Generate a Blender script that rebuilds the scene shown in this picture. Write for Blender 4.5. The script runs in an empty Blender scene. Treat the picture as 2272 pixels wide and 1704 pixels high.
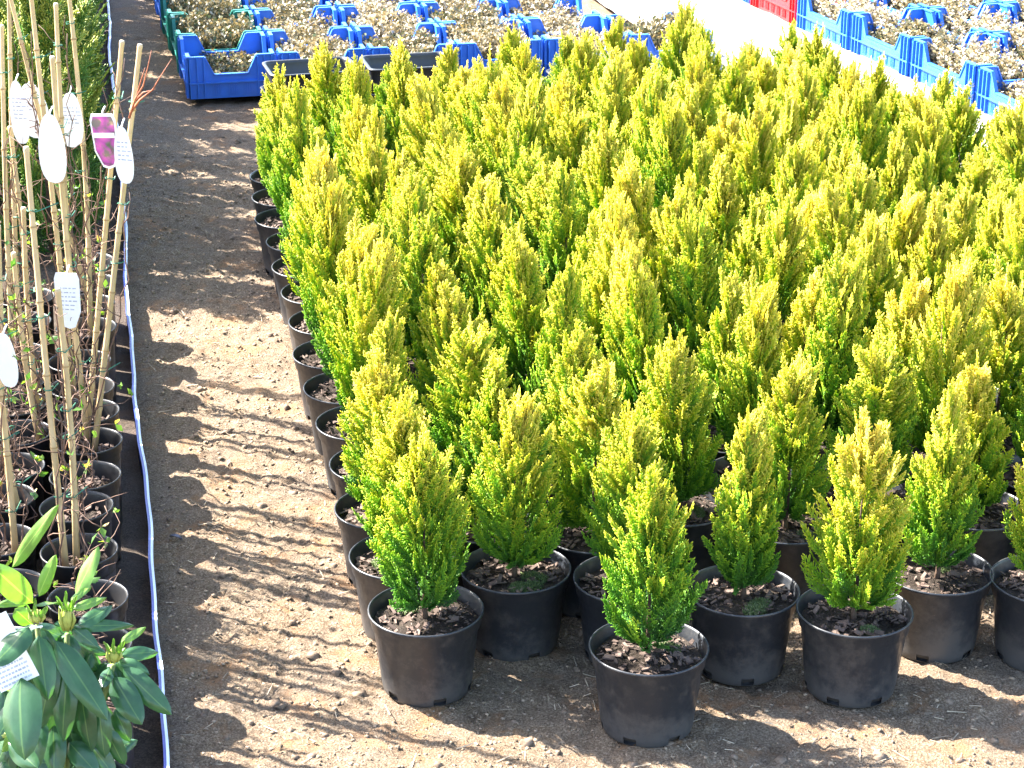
import bpy, math, random
import numpy as np
from mathutils import Vector, Matrix

R = math.radians
SC = bpy.context.scene
COL = SC.collection

# ------------------------------------------------------------------ camera, sky, sun, exposure
CAM_H, FPX, PITCH = 1.81, 4600.0, math.atan(1852 / 4600.0)      # focal length in pixels of the 2272 px wide photograph
cam = bpy.data.cameras.new('camera'); cam.sensor_width = 36.0; cam.lens = FPX / 2272 * 36.0
cam.clip_start = 0.05; cam.clip_end = 400
camo = bpy.data.objects.new('camera', cam); COL.objects.link(camo)
camo.location = (0, 0, CAM_H); camo.rotation_euler = (math.pi / 2 - PITCH, 0, 0)
SC.camera = camo

SUN_EL, SUN_BACK = R(42), R(27)                                  # sun stands to the left, 27 degrees beyond it
sdir = Vector((-math.cos(SUN_BACK) * math.cos(SUN_EL), math.sin(SUN_BACK) * math.cos(SUN_EL), math.sin(SUN_EL)))
W = bpy.data.worlds.new('World'); SC.world = W; W.use_nodes = True
nt = W.node_tree; nt.nodes.clear()
sky = nt.nodes.new('ShaderNodeTexSky'); sky.sky_type = 'NISHITA'; sky.sun_disc = False
sky.sun_elevation = SUN_EL; sky.sun_rotation = math.atan2(sdir.x, sdir.y); sky.air_density = 1.0; sky.dust_density = 1.6
bg = nt.nodes.new('ShaderNodeBackground'); bg.inputs['Strength'].default_value = 0.108
wo = nt.nodes.new('ShaderNodeOutputWorld')
nt.links.new(sky.outputs[0], bg.inputs['Color']); nt.links.new(bg.outputs[0], wo.inputs['Surface'])
sl = bpy.data.lights.new('sun', 'SUN'); sl.energy = 5.0; sl.angle = R(0.55); sl.color = (1.0, 0.945, 0.86)
so = bpy.data.objects.new('sun', sl); COL.objects.link(so); so.rotation_euler = sdir.to_track_quat('Z', 'Y').to_euler()
so.location = (-4, 4, 6)
SC.view_settings.view_transform = 'Standard'; SC.view_settings.look = 'None'
SC.view_settings.exposure = 2.98; SC.view_settings.gamma = 1.0

# ------------------------------------------------------------------ helpers
rng = np.random.default_rng(7); random.seed(7)
CP, SP = math.cos(PITCH), math.sin(PITCH)

def at(px, py, Y):
    """point on the plane y=Y seen at pixel (px,py) of the 2272x1704 survey picture"""
    u, v = (px - 1136) / FPX, (852 - py) / FPX
    d = Vector((u, CP + v * SP, -SP + v * CP)); t = Y / d.y
    return Vector((d.x * t, Y, CAM_H + d.z * t))

def ground(px, py, z=0.0):
    u, v = (px - 1136) / FPX, (852 - py) / FPX
    d = Vector((u, CP + v * SP, -SP + v * CP)); t = (z - CAM_H) / d.z
    return Vector((d.x * t, d.y * t, z))

def tag(o, label=None, cat=None, group=None, kind=None):
    if label: o['label'] = label
    if cat: o['category'] = cat
    if group: o['group'] = group
    if kind: o['kind'] = kind
    return o

def thing(name, label, cat, loc=(0, 0, 0), rz=0.0, group=None, tilt=(0, 0)):
    o = bpy.data.objects.new(name, None); o.empty_display_size = 0.05; COL.objects.link(o)
    o.location = loc; o.rotation_euler = (tilt[0], tilt[1], rz)
    return tag(o, label, cat, group)

def add(name, me, parent=None, loc=(0, 0, 0), rot=(0, 0, 0), scale=1.0):
    o = bpy.data.objects.new(name, me); COL.objects.link(o)
    o.parent = parent; o.location = loc; o.rotation_euler = rot
    o.scale = (scale,) * 3 if isinstance(scale, (int, float)) else scale
    return o

def mesh(name, V, F, mats, smooth=False, attr=None, midx=None):
    """V (n,3); F list of index tuples or a (m,3)/(m,4) array; attr: dict name -> per-vertex float"""
    me = bpy.data.meshes.new(name); V = np.asarray(V, dtype=np.float32)
    if isinstance(F, np.ndarray):
        m, k = F.shape
        me.vertices.add(len(V)); me.vertices.foreach_set('co', V.ravel())
        me.loops.add(m * k); me.loops.foreach_set('vertex_index', F.astype(np.int32).ravel())
        me.polygons.add(m); me.polygons.foreach_set('loop_start', np.arange(0, m * k, k, dtype=np.int32))
        me.update(calc_edges=True)
    else:
        me.from_pydata([tuple(v) for v in V.tolist()], [], F)
    for mt in (mats if isinstance(mats, (list, tuple)) else [mats]): me.materials.append(mt)
    if midx is not None: me.polygons.foreach_set('material_index', np.asarray(midx, dtype=np.int32))
    if smooth: me.polygons.foreach_set('use_smooth', np.ones(len(me.polygons), dtype=bool))
    if attr:
        for k, a in attr.items():
            at_ = me.attributes.new(k, 'FLOAT', 'POINT'); at_.data.foreach_set('value', np.asarray(a, dtype=np.float32))
    me.update(); return me

ORD = 'first second third fourth fifth sixth seventh eighth ninth tenth eleventh twelfth thirteenth fourteenth fifteenth sixteenth seventeenth eighteenth nineteenth twentieth'.split()

class MB:
    def __init__(s): s.v = []; s.f = []; s.m = []
    def put(s, V, F, m=0):
        b = len(s.v); s.v += [tuple(p) for p in V]; s.f += [tuple(b + i for i in f) for f in F]; s.m += [m] * len(F)
    def box(s, a, b, m=0, M=None):
        (x0, y0, z0), (x1, y1, z1) = a, b
        V = [(x0, y0, z0), (x1, y0, z0), (x1, y1, z0), (x0, y1, z0), (x0, y0, z1), (x1, y0, z1), (x1, y1, z1), (x0, y1, z1)]
        if M: V = [M @ Vector(p) for p in V]
        s.put(V, [(3, 2, 1, 0), (4, 5, 6, 7), (0, 1, 5, 4), (1, 2, 6, 5), (2, 3, 7, 6), (3, 0, 4, 7)], m)
    def tube(s, pts, rad, n=6, m=0, cap=True):
        pts = [Vector(p) for p in pts]; k = len(pts)
        rad = rad if isinstance(rad, (list, tuple)) else [rad] * k
        V = []; side = None
        for i in range(k):
            t = (pts[min(i + 1, k - 1)] - pts[max(i - 1, 0)]).normalized()
            if side is None: side = t.orthogonal().normalized()
            side = (side - t * side.dot(t)).normalized(); o = t.cross(side)
            V += [pts[i] + (side * math.cos(2 * math.pi * j / n) + o * math.sin(2 * math.pi * j / n)) * rad[i] for j in range(n)]
        F = [(i * n + j, i * n + (j + 1) % n, (i + 1) * n + (j + 1) % n, (i + 1) * n + j) for i in range(k - 1) for j in range(n)]
        if cap: F += [tuple(range(n - 1, -1, -1)), tuple((k - 1) * n + j for j in range(n))]
        s.put(V, F, m)
    def prism(s, poly, o, u, w, n, th, m=0):
        """polygon poly (2-D, ccw) in frame o,u,w extruded along n by th"""
        o, u, w, n = map(Vector, (o, u, w, n)); k = len(poly)
        V = [o + u * a + w * b for a, b in poly] + [o + u * a + w * b + n * th for a, b in poly]
        F = [tuple(range(k - 1, -1, -1)), tuple(range(k, 2 * k))] + [(i, (i + 1) % k, k + (i + 1) % k, k + i) for i in range(k)]
        s.put(V, F, m)
    def mesh(s, name, mats, smooth=False):
        return mesh(name, np.array(s.v), s.f, mats, smooth, midx=s.m)

def vnoise(x, y, seed):
    """smooth value noise on arrays"""
    r = np.random.default_rng(seed).random((256, 256)).astype(np.float32)
    xi, yi = np.floor(x).astype(int), np.floor(y).astype(int); fx, fy = x - xi, y - yi
    fx = fx * fx * (3 - 2 * fx); fy = fy * fy * (3 - 2 * fy)
    a, b = r[xi % 256, yi % 256], r[(xi + 1) % 256, yi % 256]; c, d = r[xi % 256, (yi + 1) % 256], r[(xi + 1) % 256, (yi + 1) % 256]
    return (a * (1 - fx) + b * fx) * (1 - fy) + (c * (1 - fx) + d * fx) * fy - 0.5

# ------------------------------------------------------------------ materials
def mat(name):
    m = bpy.data.materials.new(name); m.use_nodes = True
    nt = m.node_tree; b = nt.nodes['Principled BSDF']; return m, nt, b

def N(nt, t, **kw):
    n = nt.nodes.new(t)
    for k, v in kw.items():
        if k in n.inputs: n.inputs[k].default_value = v
        else: setattr(n, k, v)
    return n

def ramp(nt, fac, stops):
    r = nt.nodes.new('ShaderNodeValToRGB'); e = r.color_ramp.elements
    while len(e) < len(stops): e.new(0.5)
    for el, (p, c) in zip(e, stops): el.position = p; el.color = (*c, 1)
    if fac is not None: nt.links.new(fac, r.inputs['Fac'])
    return r

def mixc(nt, fac, a, b, mode='MIX'):
    n = nt.nodes.new('ShaderNodeMix'); n.data_type = 'RGBA'; n.blend_type = mode
    for s, v in ((n.inputs[0], fac), (n.inputs[6], a), (n.inputs[7], b)):
        if hasattr(v, 'is_linked'): nt.links.new(v, s)
        else: s.default_value = v if isinstance(v, float) else (*v, 1)
    return n.outputs[2]

def coords(nt, scale=1.0, kind='Object'):
    return nt.nodes.new('ShaderNodeTexCoord').outputs[kind]

def noise(nt, vec, scale, detail=4.0, rough=0.6):
    n = N(nt, 'ShaderNodeTexNoise', Scale=scale, Detail=detail, Roughness=rough); nt.links.new(vec, n.inputs['Vector']); return n.outputs['Fac']

def bump(nt, b, h, strength, dist):
    n = N(nt, 'ShaderNodeBump', Strength=strength, Distance=dist); nt.links.new(h, n.inputs['Height']); nt.links.new(n.outputs[0], b.inputs['Normal'])

def simple(name, col, rough=0.5, var=0.25, scale=30.0, spec=0.4, bumpd=0.0):
    m, nt, b = mat(name); c = coords(nt)
    f = noise(nt, c, scale)
    lo, hi = tuple(x * (1 - var) for x in col), tuple(min(1, x * (1 + var)) for x in col)
    nt.links.new(ramp(nt, f, [(0.3, lo), (0.7, hi)]).outputs[0], b.inputs['Base Color'])
    b.inputs['Roughness'].default_value = rough; b.inputs['Specular IOR Level'].default_value = spec
    if bumpd: bump(nt, b, noise(nt, c, scale * 3), 0.6, bumpd)
    return m

def ground_mat(name, stops, patch, pale):
    m, nt, b = mat(name); c = coords(nt)
    fine = noise(nt, c, 260.0, 5.0, 0.75); mid = noise(nt, c, 38.0, 5.0, 0.7); big = noise(nt, c, 5.0, 4.0, 0.65)
    col = ramp(nt, fine, stops).outputs[0]
    col = mixc(nt, ramp(nt, mid, [(0.36, (0, 0, 0)), (0.66, (1, 1, 1))]).outputs[0], mixc(nt, 0.55, col, pale, 'MULTIPLY'), col)
    rust = ramp(nt, noise(nt, c, 9.0, 6.0, 0.7), [(0.53, (0, 0, 0)), (0.66, (1, 1, 1))]).outputs[0]
    col = mixc(nt, rust, col, mixc(nt, 0.65, col, patch))
    grey = ramp(nt, big, [(0.42, (0, 0, 0)), (0.6, (1, 1, 1))]).outputs[0]
    col = mixc(nt, grey, col, mixc(nt, 0.22, col, (0.19, 0.165, 0.145)))
    damp = ramp(nt, noise(nt, c, 7.0, 7.0, 0.72), [(0.57, (0, 0, 0)), (0.67, (0.6,) * 3)]).outputs[0]
    col = mixc(nt, damp, col, mixc(nt, 1.0, col, (0.36, 0.32, 0.29), 'MULTIPLY'))
    nt.links.new(col, b.inputs['Base Color']); b.inputs['Roughness'].default_value = 0.95; b.inputs['Specular IOR Level'].default_value = 0.15
    h = nt.nodes.new('ShaderNodeMath'); h.operation = 'ADD'; nt.links.new(fine, h.inputs[0]); nt.links.new(mid, h.inputs[1])
    bump(nt, b, h.outputs[0], 1.0, 0.011)
    return m

M = {}
M['sand'] = ground_mat('sand', [(0.30, (0.050, 0.035, 0.024)), (0.5, (0.275, 0.202, 0.135)), (0.70, (0.60, 0.495, 0.375))], (0.36, 0.19, 0.085), (0.55, 0.47, 0.40))
M['path'] = ground_mat('pale_blown_sand', [(0.25, (0.40, 0.35, 0.28)), (0.5, (0.58, 0.53, 0.45)), (0.75, (0.74, 0.70, 0.62))], (0.55, 0.44, 0.3), (0.9, 0.86, 0.8))  # pale sand, whitened further in colour so the sunlit path blows out
M['bed'] = ground_mat('dark_bed_soil', [(0.25, (0.030, 0.022, 0.016)), (0.5, (0.10, 0.075, 0.055)), (0.75, (0.22, 0.175, 0.135))], (0.13, 0.08, 0.05), (0.5, 0.45, 0.4))
M['crumb'] = simple('crumbs', (0.22, 0.165, 0.115), 0.95, 0.85, 90, 0.1)
M['clod'] = simple('clods', (0.17, 0.125, 0.09), 0.95, 0.55, 80, 0.1, 0.002)
M['straw'] = simple('straw', (0.42, 0.34, 0.24), 0.8, 0.5, 20, 0.2)

def plastic_pot(name, base, dust, amount):
    m, nt, b = mat(name); c = coords(nt); oi = nt.nodes.new('ShaderNodeObjectInfo')
    off = nt.nodes.new('ShaderNodeVectorMath'); off.operation = 'ADD'; nt.links.new(c, off.inputs[0])
    sc = nt.nodes.new('ShaderNodeVectorMath'); sc.operation = 'SCALE'; sc.inputs['Scale'].default_value = 9.0
    nt.links.new(oi.outputs['Location'], sc.inputs[0]); nt.links.new(sc.outputs[0], off.inputs[1]); v = off.outputs[0]
    f1 = noise(nt, v, 10.0, 12.0, 0.78); f2 = noise(nt, v, 260.0, 3.0, 0.6); f3 = noise(nt, v, 60.0, 5.0, 0.7)
    z = nt.nodes.new('ShaderNodeSeparateXYZ'); nt.links.new(c, z.inputs[0])
    mr = N(nt, 'ShaderNodeMapRange'); nt.links.new(z.outputs['Z'], mr.inputs['Value'])
    for k, val in (('From Min', 0.0), ('From Max', 0.07), ('To Min', 0.16), ('To Max', 0.0)): mr.inputs[k].default_value = val
    s = nt.nodes.new('ShaderNodeMath'); s.operation = 'ADD'; nt.links.new(f1, s.inputs[0]); nt.links.new(mr.outputs[0], s.inputs[1])
    d = ramp(nt, s.outputs[0], [(0.50, (0.06,) * 3), (0.64, (amount,) * 3)]).outputs[0]
    col = mixc(nt, d, base, dust)
    spk = ramp(nt, f2, [(0.70, (0, 0, 0)), (0.76, (0.35,) * 3)]).outputs[0]
    col = mixc(nt, spk, col, tuple(x * 1.9 for x in dust))
    nt.links.new(col, b.inputs['Base Color'])
    nt.links.new(ramp(nt, f3, [(0.3, (0.30,) * 3), (0.75, (0.52,) * 3)]).outputs[0], b.inputs['Roughness'])
    b.inputs['Specular IOR Level'].default_value = 0.5
    return m

M['pot'] = plastic_pot('black_pot_plastic', (0.0125, 0.0165, 0.0235), (0.10, 0.095, 0.09), 0.55)
M['tallpot'] = plastic_pot('tall_pot_plastic', (0.013, 0.014, 0.016), (0.06, 0.05, 0.042), 0.35)
M['soil'] = ground_mat('pot_soil', [(0.25, (0.012, 0.009, 0.007)), (0.5, (0.045, 0.034, 0.026)), (0.75, (0.12, 0.095, 0.075))], (0.09, 0.055, 0.03), (0.5, 0.45, 0.4))

def attr_leaf(name, stops, trans, rough=0.45, spec=0.35, jitter=0.10, tcol=(1.25, 1.25, 0.5)):
    m, nt, b = mat(name); a = nt.nodes.new('ShaderNodeAttribute'); a.attribute_name = 'tip'
    oi = nt.nodes.new('ShaderNodeObjectInfo')
    j = N(nt, 'ShaderNodeMapRange'); nt.links.new(oi.outputs['Random'], j.inputs['Value'])
    j.inputs['To Min'].default_value = -jitter; j.inputs['To Max'].default_value = jitter
    s = nt.nodes.new('ShaderNodeMath'); s.operation = 'ADD'; nt.links.new(a.outputs['Fac'], s.inputs[0]); nt.links.new(j.outputs[0], s.inputs[1])
    col = ramp(nt, s.outputs[0], stops).outputs[0]
    nt.links.new(col, b.inputs['Base Color']); b.inputs['Roughness'].default_value = rough; b.inputs['Specular IOR Level'].default_value = spec
    t = nt.nodes.new('ShaderNodeBsdfTranslucent'); nt.links.new(mixc(nt, 1.0, col, tcol, 'MULTIPLY'), t.inputs['Color'])
    mx = nt.nodes.new('ShaderNodeMixShader'); mx.inputs[0].default_value = trans
    nt.links.new(b.outputs[0], mx.inputs[1]); nt.links.new(t.outputs[0], mx.inputs[2])
    nt.links.new(mx.outputs[0], nt.nodes['Material Output'].inputs['Surface'])
    return m

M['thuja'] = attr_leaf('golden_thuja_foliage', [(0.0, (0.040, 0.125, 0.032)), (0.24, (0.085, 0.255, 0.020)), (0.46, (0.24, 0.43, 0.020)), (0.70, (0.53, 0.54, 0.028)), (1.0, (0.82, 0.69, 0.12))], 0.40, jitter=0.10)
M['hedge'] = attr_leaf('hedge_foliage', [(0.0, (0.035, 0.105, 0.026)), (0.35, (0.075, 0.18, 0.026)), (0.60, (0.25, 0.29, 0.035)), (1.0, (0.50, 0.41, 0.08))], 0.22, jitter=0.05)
M['sprig'] = attr_leaf('tray_plant_sprigs', [(0.0, (0.06, 0.09, 0.035)), (0.30, (0.12, 0.115, 0.07)), (0.52, (0.23, 0.17, 0.065)), (0.78, (0.34, 0.29, 0.19)), (1.0, (0.62, 0.57, 0.47))], 0.25, jitter=0.16, tcol=(1.1, 1.0, 0.8))
M['clemleaf'] = attr_leaf('clematis_leaf', [(0.0, (0.06, 0.15, 0.03)), (0.6, (0.22, 0.36, 0.05)), (1.0, (0.50, 0.30, 0.12))], 0.4)
M['bark'] = simple('bark', (0.10, 0.065, 0.045), 0.9, 0.4, 60, 0.2, 0.002)
M['chip'] = simple('bark_chips', (0.095, 0.066, 0.052), 0.8, 0.75, 25, 0.25)
M['moss'] = attr_leaf('moss', [(0.0, (0.03, 0.06, 0.02)), (0.6, (0.12, 0.17, 0.05)), (1.0, (0.33, 0.36, 0.20))], 0.1)
M['cane'] = simple('bamboo', (0.47, 0.34, 0.175), 0.45, 0.3, 9, 0.45)
M['canenode'] = simple('bamboo_node', (0.30, 0.19, 0.08), 0.6, 0.3, 40, 0.3)
M['canecut'] = simple('cane_cut_end', (0.75, 0.66, 0.50), 0.8, 0.15, 40, 0.2)
M['vine'] = simple('vine_stem', (0.125, 0.072, 0.05), 0.7, 0.5, 30, 0.3)
M['redtwig'] = simple('red_twig', (0.30, 0.10, 0.05), 0.6, 0.4, 30, 0.3)
M['tie'] = simple('green_tie', (0.02, 0.13, 0.07), 0.5, 0.3, 40, 0.4)
M['tagwhite'] = simple('white_tag', (0.80, 0.80, 0.80), 0.4, 0.04, 20, 0.5)
M['ink'] = simple('grey_ink', (0.40, 0.42, 0.50), 0.6, 0.3, 60, 0.2)
M['blue'] = simple('blue_crate_plastic', (0.028, 0.155, 0.60), 0.42, 0.22, 7, 0.5)
M['green'] = simple('green_crate_plastic', (0.010, 0.16, 0.12), 0.45, 0.25, 7, 0.5)
M['red'] = simple('red_crate_plastic', (0.62, 0.018, 0.025), 0.42, 0.2, 7, 0.5)
M['tray'] = simple('black_tray_plastic', (0.030, 0.032, 0.034), 0.4, 0.3, 12, 0.5)
M['edge'] = simple('blue_edging_plastic', (0.025, 0.045, 0.30), 0.35, 0.25, 8, 0.5)
M['edgetop'] = simple('pale_edging_lip', (0.66, 0.74, 0.82), 0.4, 0.15, 12, 0.5)
M['drygrey'] = simple('dry_leaf_grey', (0.16, 0.16, 0.19), 0.7, 0.3, 40, 0.3)

def flower_print():
    m, nt, b = mat('flower_picture_print'); c = coords(nt)
    v = N(nt, 'ShaderNodeTexVoronoi', Scale=36.0); nt.links.new(c, v.inputs['Vector'])
    n = noise(nt, c, 45.0, 3.0)
    fl = ramp(nt, v.outputs['Distance'], [(0.10, (0.75, 0.45, 0.30)), (0.22, (0.62, 0.12, 0.40)), (0.55, (0.36, 0.06, 0.30)), (0.72, (0.05, 0.06, 0.05))]).outputs[0]
    col = mixc(nt, ramp(nt, n, [(0.45, (0, 0, 0)), (0.62, (0.8,) * 3)]).outputs[0], fl, (0.10, 0.16, 0.08))
    nt.links.new(col, b.inputs['Base Color']); b.inputs['Roughness'].default_value = 0.35
    return m
M['print'] = flower_print()

def rhodo_leaf(name, top, vein, rough):
    m, nt, b = mat(name); c = coords(nt, kind='UV')
    a = nt.nodes.new('ShaderNodeAttribute'); a.attribute_name = 'across'
    rib = ramp(nt, a.outputs['Fac'], [(0.0, (1, 1, 1)), (0.09, (0, 0, 0))]).outputs[0]
    f = noise(nt, coords(nt), 22.0, 4.0)
    col = ramp(nt, f, [(0.3, tuple(x * 0.75 for x in top)), (0.7, tuple(x * 1.3 for x in top))]).outputs[0]
    col = mixc(nt, rib, col, vein)
    nt.links.new(col, b.inputs['Base Color'])
    b.inputs['Roughness'].default_value = rough; b.inputs['Specular IOR Level'].default_value = 0.5
    t = nt.nodes.new('ShaderNodeBsdfTranslucent'); nt.links.new(mixc(nt, 1.0, col, (2.6, 3.2, 0.9), 'MULTIPLY'), t.inputs['Color'])
    mx = nt.nodes.new('ShaderNodeMixShader'); mx.inputs[0].default_value = 0.2
    nt.links.new(b.outputs[0], mx.inputs[1]); nt.links.new(t.outputs[0], mx.inputs[2])
    nt.links.new(mx.outputs[0], nt.nodes['Material Output'].inputs['Surface'])
    bump(nt, b, noise(nt, coords(nt), 160.0, 2.0), 0.25, 0.001)
    return m
M['rleaf'] = rhodo_leaf('evergreen_leaf_dark', (0.030, 0.082, 0.036), (0.085, 0.16, 0.055), 0.26)
M['ryoung'] = rhodo_leaf('evergreen_leaf_young', (0.10, 0.19, 0.035), (0.24, 0.32, 0.08), 0.33)
M['rbud'] = simple('flower_bud', (0.30, 0.33, 0.07), 0.5, 0.3, 60, 0.3)
M['rstem'] = simple('green_stem', (0.12, 0.16, 0.045), 0.6, 0.3, 40, 0.3)

# ------------------------------------------------------------------ layout lines
ALPHA = R(11.2)                                         # bed direction, measured left of straight ahead
BV = Vector((-math.sin(ALPHA), math.cos(ALPHA), 0)); BU = Vector((math.cos(ALPHA), math.sin(ALPHA), 0))
def tape_x(y): return -0.545 - 0.196 * (y - 2.787) + 0.006 * math.sin(y * 2.3) + 0.003 * math.sin(y * 7.1) + 0.0012 * math.sin(y * 23)

# ------------------------------------------------------------------ ground
def ax(f0, f1, step, far):
    a = list(np.arange(f0, f1, step)); s = step; lo = f0; hi = f1
    L, H = [], []
    while lo > -far: s *= 1.35; lo -= s; L.append(lo)
    s = step
    while hi < far: s *= 1.35; hi += s; H.append(hi)
    return np.array(L[::-1] + a + H)
def gheight(X, Y):
    h = 0.020 * vnoise(X * 2.2, Y * 2.2, 1) + 0.012 * vnoise(X * 7, Y * 7, 2) + 0.007 * vnoise(X * 19, Y * 19, 3) + 0.008 * vnoise(X * 43, Y * 43, 4)
    c = vnoise(X * 31, Y * 31, 5); h = h + 0.022 * np.clip(c - 0.26, 0, 1)
    return h + 0.009 * vnoise(X * 90, Y * 90, 6) - 0.004
gx, gy = ax(-1.4, 1.1, 0.0105, 90), ax(2.55, 6.4, 0.0115, 90)
X, Y = np.meshgrid(gx, gy); Z = gheight(X, Y)
nx, ny = len(gx), len(gy)
idx = np.arange(nx * ny).reshape(ny, nx)
Fq = np.stack([idx[:-1, :-1], idx[:-1, 1:], idx[1:, 1:], idx[1:, :-1]], -1).reshape(-1, 4)
tag(add('ground', mesh('ground', np.stack([X, Y, Z], -1).reshape(-1, 3), Fq, M['sand'], True)), kind='structure')

def patch(name, xs_of, y0, y1, ny, nx, zb, m, amp):
    ys = np.linspace(y0, y1, ny); V = []
    for y in ys:
        a, b = xs_of(y)
        for x in np.linspace(a, b, nx): V.append((x, y, zb))
    V = np.array(V); V[:, 2] += amp * (vnoise(V[:, 0] * 12, V[:, 1] * 12, 11) + 0.6 * vnoise(V[:, 0] * 40, V[:, 1] * 40, 12))
    i = np.arange(nx * ny).reshape(ny, nx)
    return tag(add(name, mesh(name, V, np.stack([i[:-1, :-1], i[:-1, 1:], i[1:, 1:], i[1:, :-1]], -1).reshape(-1, 4), m, True)), kind='structure')
patch('bed_soil', lambda y: (tape_x(y) - 2.6, tape_x(y) - 0.004), 1.9, 12.0, 220, 90, 0.016, M['bed'], 0.012)
def crate_line(y): return 1.575 - 0.335 * (y - 6.82)
def right_edge(y): return min(0.995 - 0.27 * (y - 6.6), 1.85)
patch('sand_path', lambda y: (right_edge(y) - 0.02, right_edge(y) + 3.0), 4.2, 14.0, 200, 70, 0.016, M['path'], 0.010)

# crumbs, clods and straw lying on the sand (too many to count)
def scatter(name, n, box, smin, smax, m, label, flat=0.7, seed=3, keep=None):
    r = np.random.default_rng(seed); x = r.uniform(box[0], box[1], n * 2); y = r.uniform(box[2], box[3], n * 2)
    ok = np.ones(n * 2, bool)
    tx = -0.545 - 0.196 * (y - 2.787); ok &= x > tx + 0.02
    if keep is not None: ok &= keep(x, y)
    x, y = x[ok][:n], y[ok][:n]; n = len(x)
    s = smin + (smax - smin) * r.random(n) ** 3.0
    base = np.array([(1, 0, 0), (-.5, .87, 0), (-.5, -.87, 0), (.5, .6, .8), (-.9, .1, .7), (.3, -.8, .75)]) * np.array([1, 1, flat])
    B = base[None] * (1 + 0.5 * (r.random((n, 6, 3)) - .5)); a = r.uniform(0, 6.28, n); ca, sa = np.cos(a)[:, None], np.sin(a)[:, None]
    V = np.stack([(B[..., 0] * ca - B[..., 1] * sa) * s[:, None] + x[:, None], (B[..., 0] * sa + B[..., 1] * ca) * s[:, None] + y[:, None],
                  B[..., 2] * s[:, None] + (gheight(x, y) - 0.25 * s)[:, None]], -1).reshape(-1, 3)
    T = np.array([(3, 4, 5), (0, 1, 3), (1, 4, 3), (1, 2, 4), (2, 5, 4), (2, 0, 5), (0, 3, 5)])
    F = (T[None] + (np.arange(n) * 6)[:, None, None]).reshape(-1, 3)
    return tag(add(name, mesh(name, V, F, m)), label, 'soil', kind='stuff')
near = lambda x, y: (np.abs(x) < 0.27 * y + 0.1)
scatter('sand_crumbs', 36000, (-1.3, 1.0, 2.6, 6.5), 0.0012, 0.0062, M['crumb'], 'loose brown crumbs scattered over the sandy aisle', keep=near)
scatter('dark_clods', 1100, (-1.3, 1.0, 2.6, 6.8), 0.004, 0.016, M['clod'], 'dark clods of earth lying on the sandy aisle', seed=5, keep=near)
def straws():
    mb = MB(); r = random.Random(4)
    for k in range(900):
        y = r.uniform(2.6, 5.5); x = r.uniform(tape_x(y) + .03, 0.9)
        z = float(gheight(np.array([x]), np.array([y]))[0]) + .002; a = r.uniform(0, 6.3); l = r.uniform(.004, .018)
        d = Vector((math.cos(a) * l, math.sin(a) * l, r.uniform(-.001, .003)))
        p = Vector((x, y, z)); mb.tube([p - d, p + d], r.uniform(.0004, .001), 3, 0, False)
    return tag(add('straw_bits', mb.mesh('straw_bits', [M['straw']])), 'thin pale straw bits strewn over the sand', 'straw', kind='stuff')
straws()

# ------------------------------------------------------------------ foliage generator
def spray(r, L, spread, gap2, gap3, tw, ang2=(20, 36)):
    """a flat branching spray in the xz-plane, rising along z: arrays of twigs"""
    S = []
    cx = r.uniform(-.12, .22)
    axp = lambda s: np.array([cx * L * (s / L) ** 2, 0.0, s])
    k = 6
    for i in range(k): S.append((axp(L * i / k), axp(L * (i + 1) / k), tw * .9, tw * .75, .15 + .5 * i / k, .15 + .5 * (i + 1) / k))
    n = int(L / gap2)
    for i in range(n):
        u = (i + r.uniform(-.3, .3) + .5) / n; s = L * (.06 + .93 * u); side = 1 if i % 2 else -1
        l = L * spread * (1.05 - .80 * u) * min(1, .45 + 2.4 * u) * r.uniform(.75, 1.2) + .004
        a = R(r.uniform(*ang2)) * side; p = axp(s); yb = r.normal(0, .08)
        m = max(1, int(l / gap3)); cur = p; ang = a
        for q in range(m):
            ang *= .93; d = np.array([math.sin(ang), yb + r.normal(0, .04), math.cos(ang)]); nxt = cur + d * (l / m)
            v = (q + 1) / m
            S.append((cur, nxt, tw, tw * (.95 if q < m - 1 else 1.15), .25 + .6 * q / m, .25 + .65 * v))
            sd = 1 if (q + i) % 2 else -1
            for sd in ((sd,) if q % 3 else (sd, -sd)):
                b = ang * .9 + sd * R(r.uniform(20, 36)); tl = gap3 * r.uniform(1.3, 2.3) * (1.2 - .45 * v)
                dd = np.array([math.sin(b), yb + r.normal(0, .10), math.cos(b)])
                S.append((cur + (nxt - cur) * r.uniform(.2, .9), cur + (nxt - cur) * .5 + dd * tl, tw * .85, tw * 1.2, .3 + .3 * v, .55 + .4 * v))
            cur = nxt
    P0 = np.array([s[0] for s in S]); P1 = np.array([s[1] for s in S]); Q = np.array([s[2:] for s in S]); return P0, P1, Q

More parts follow.
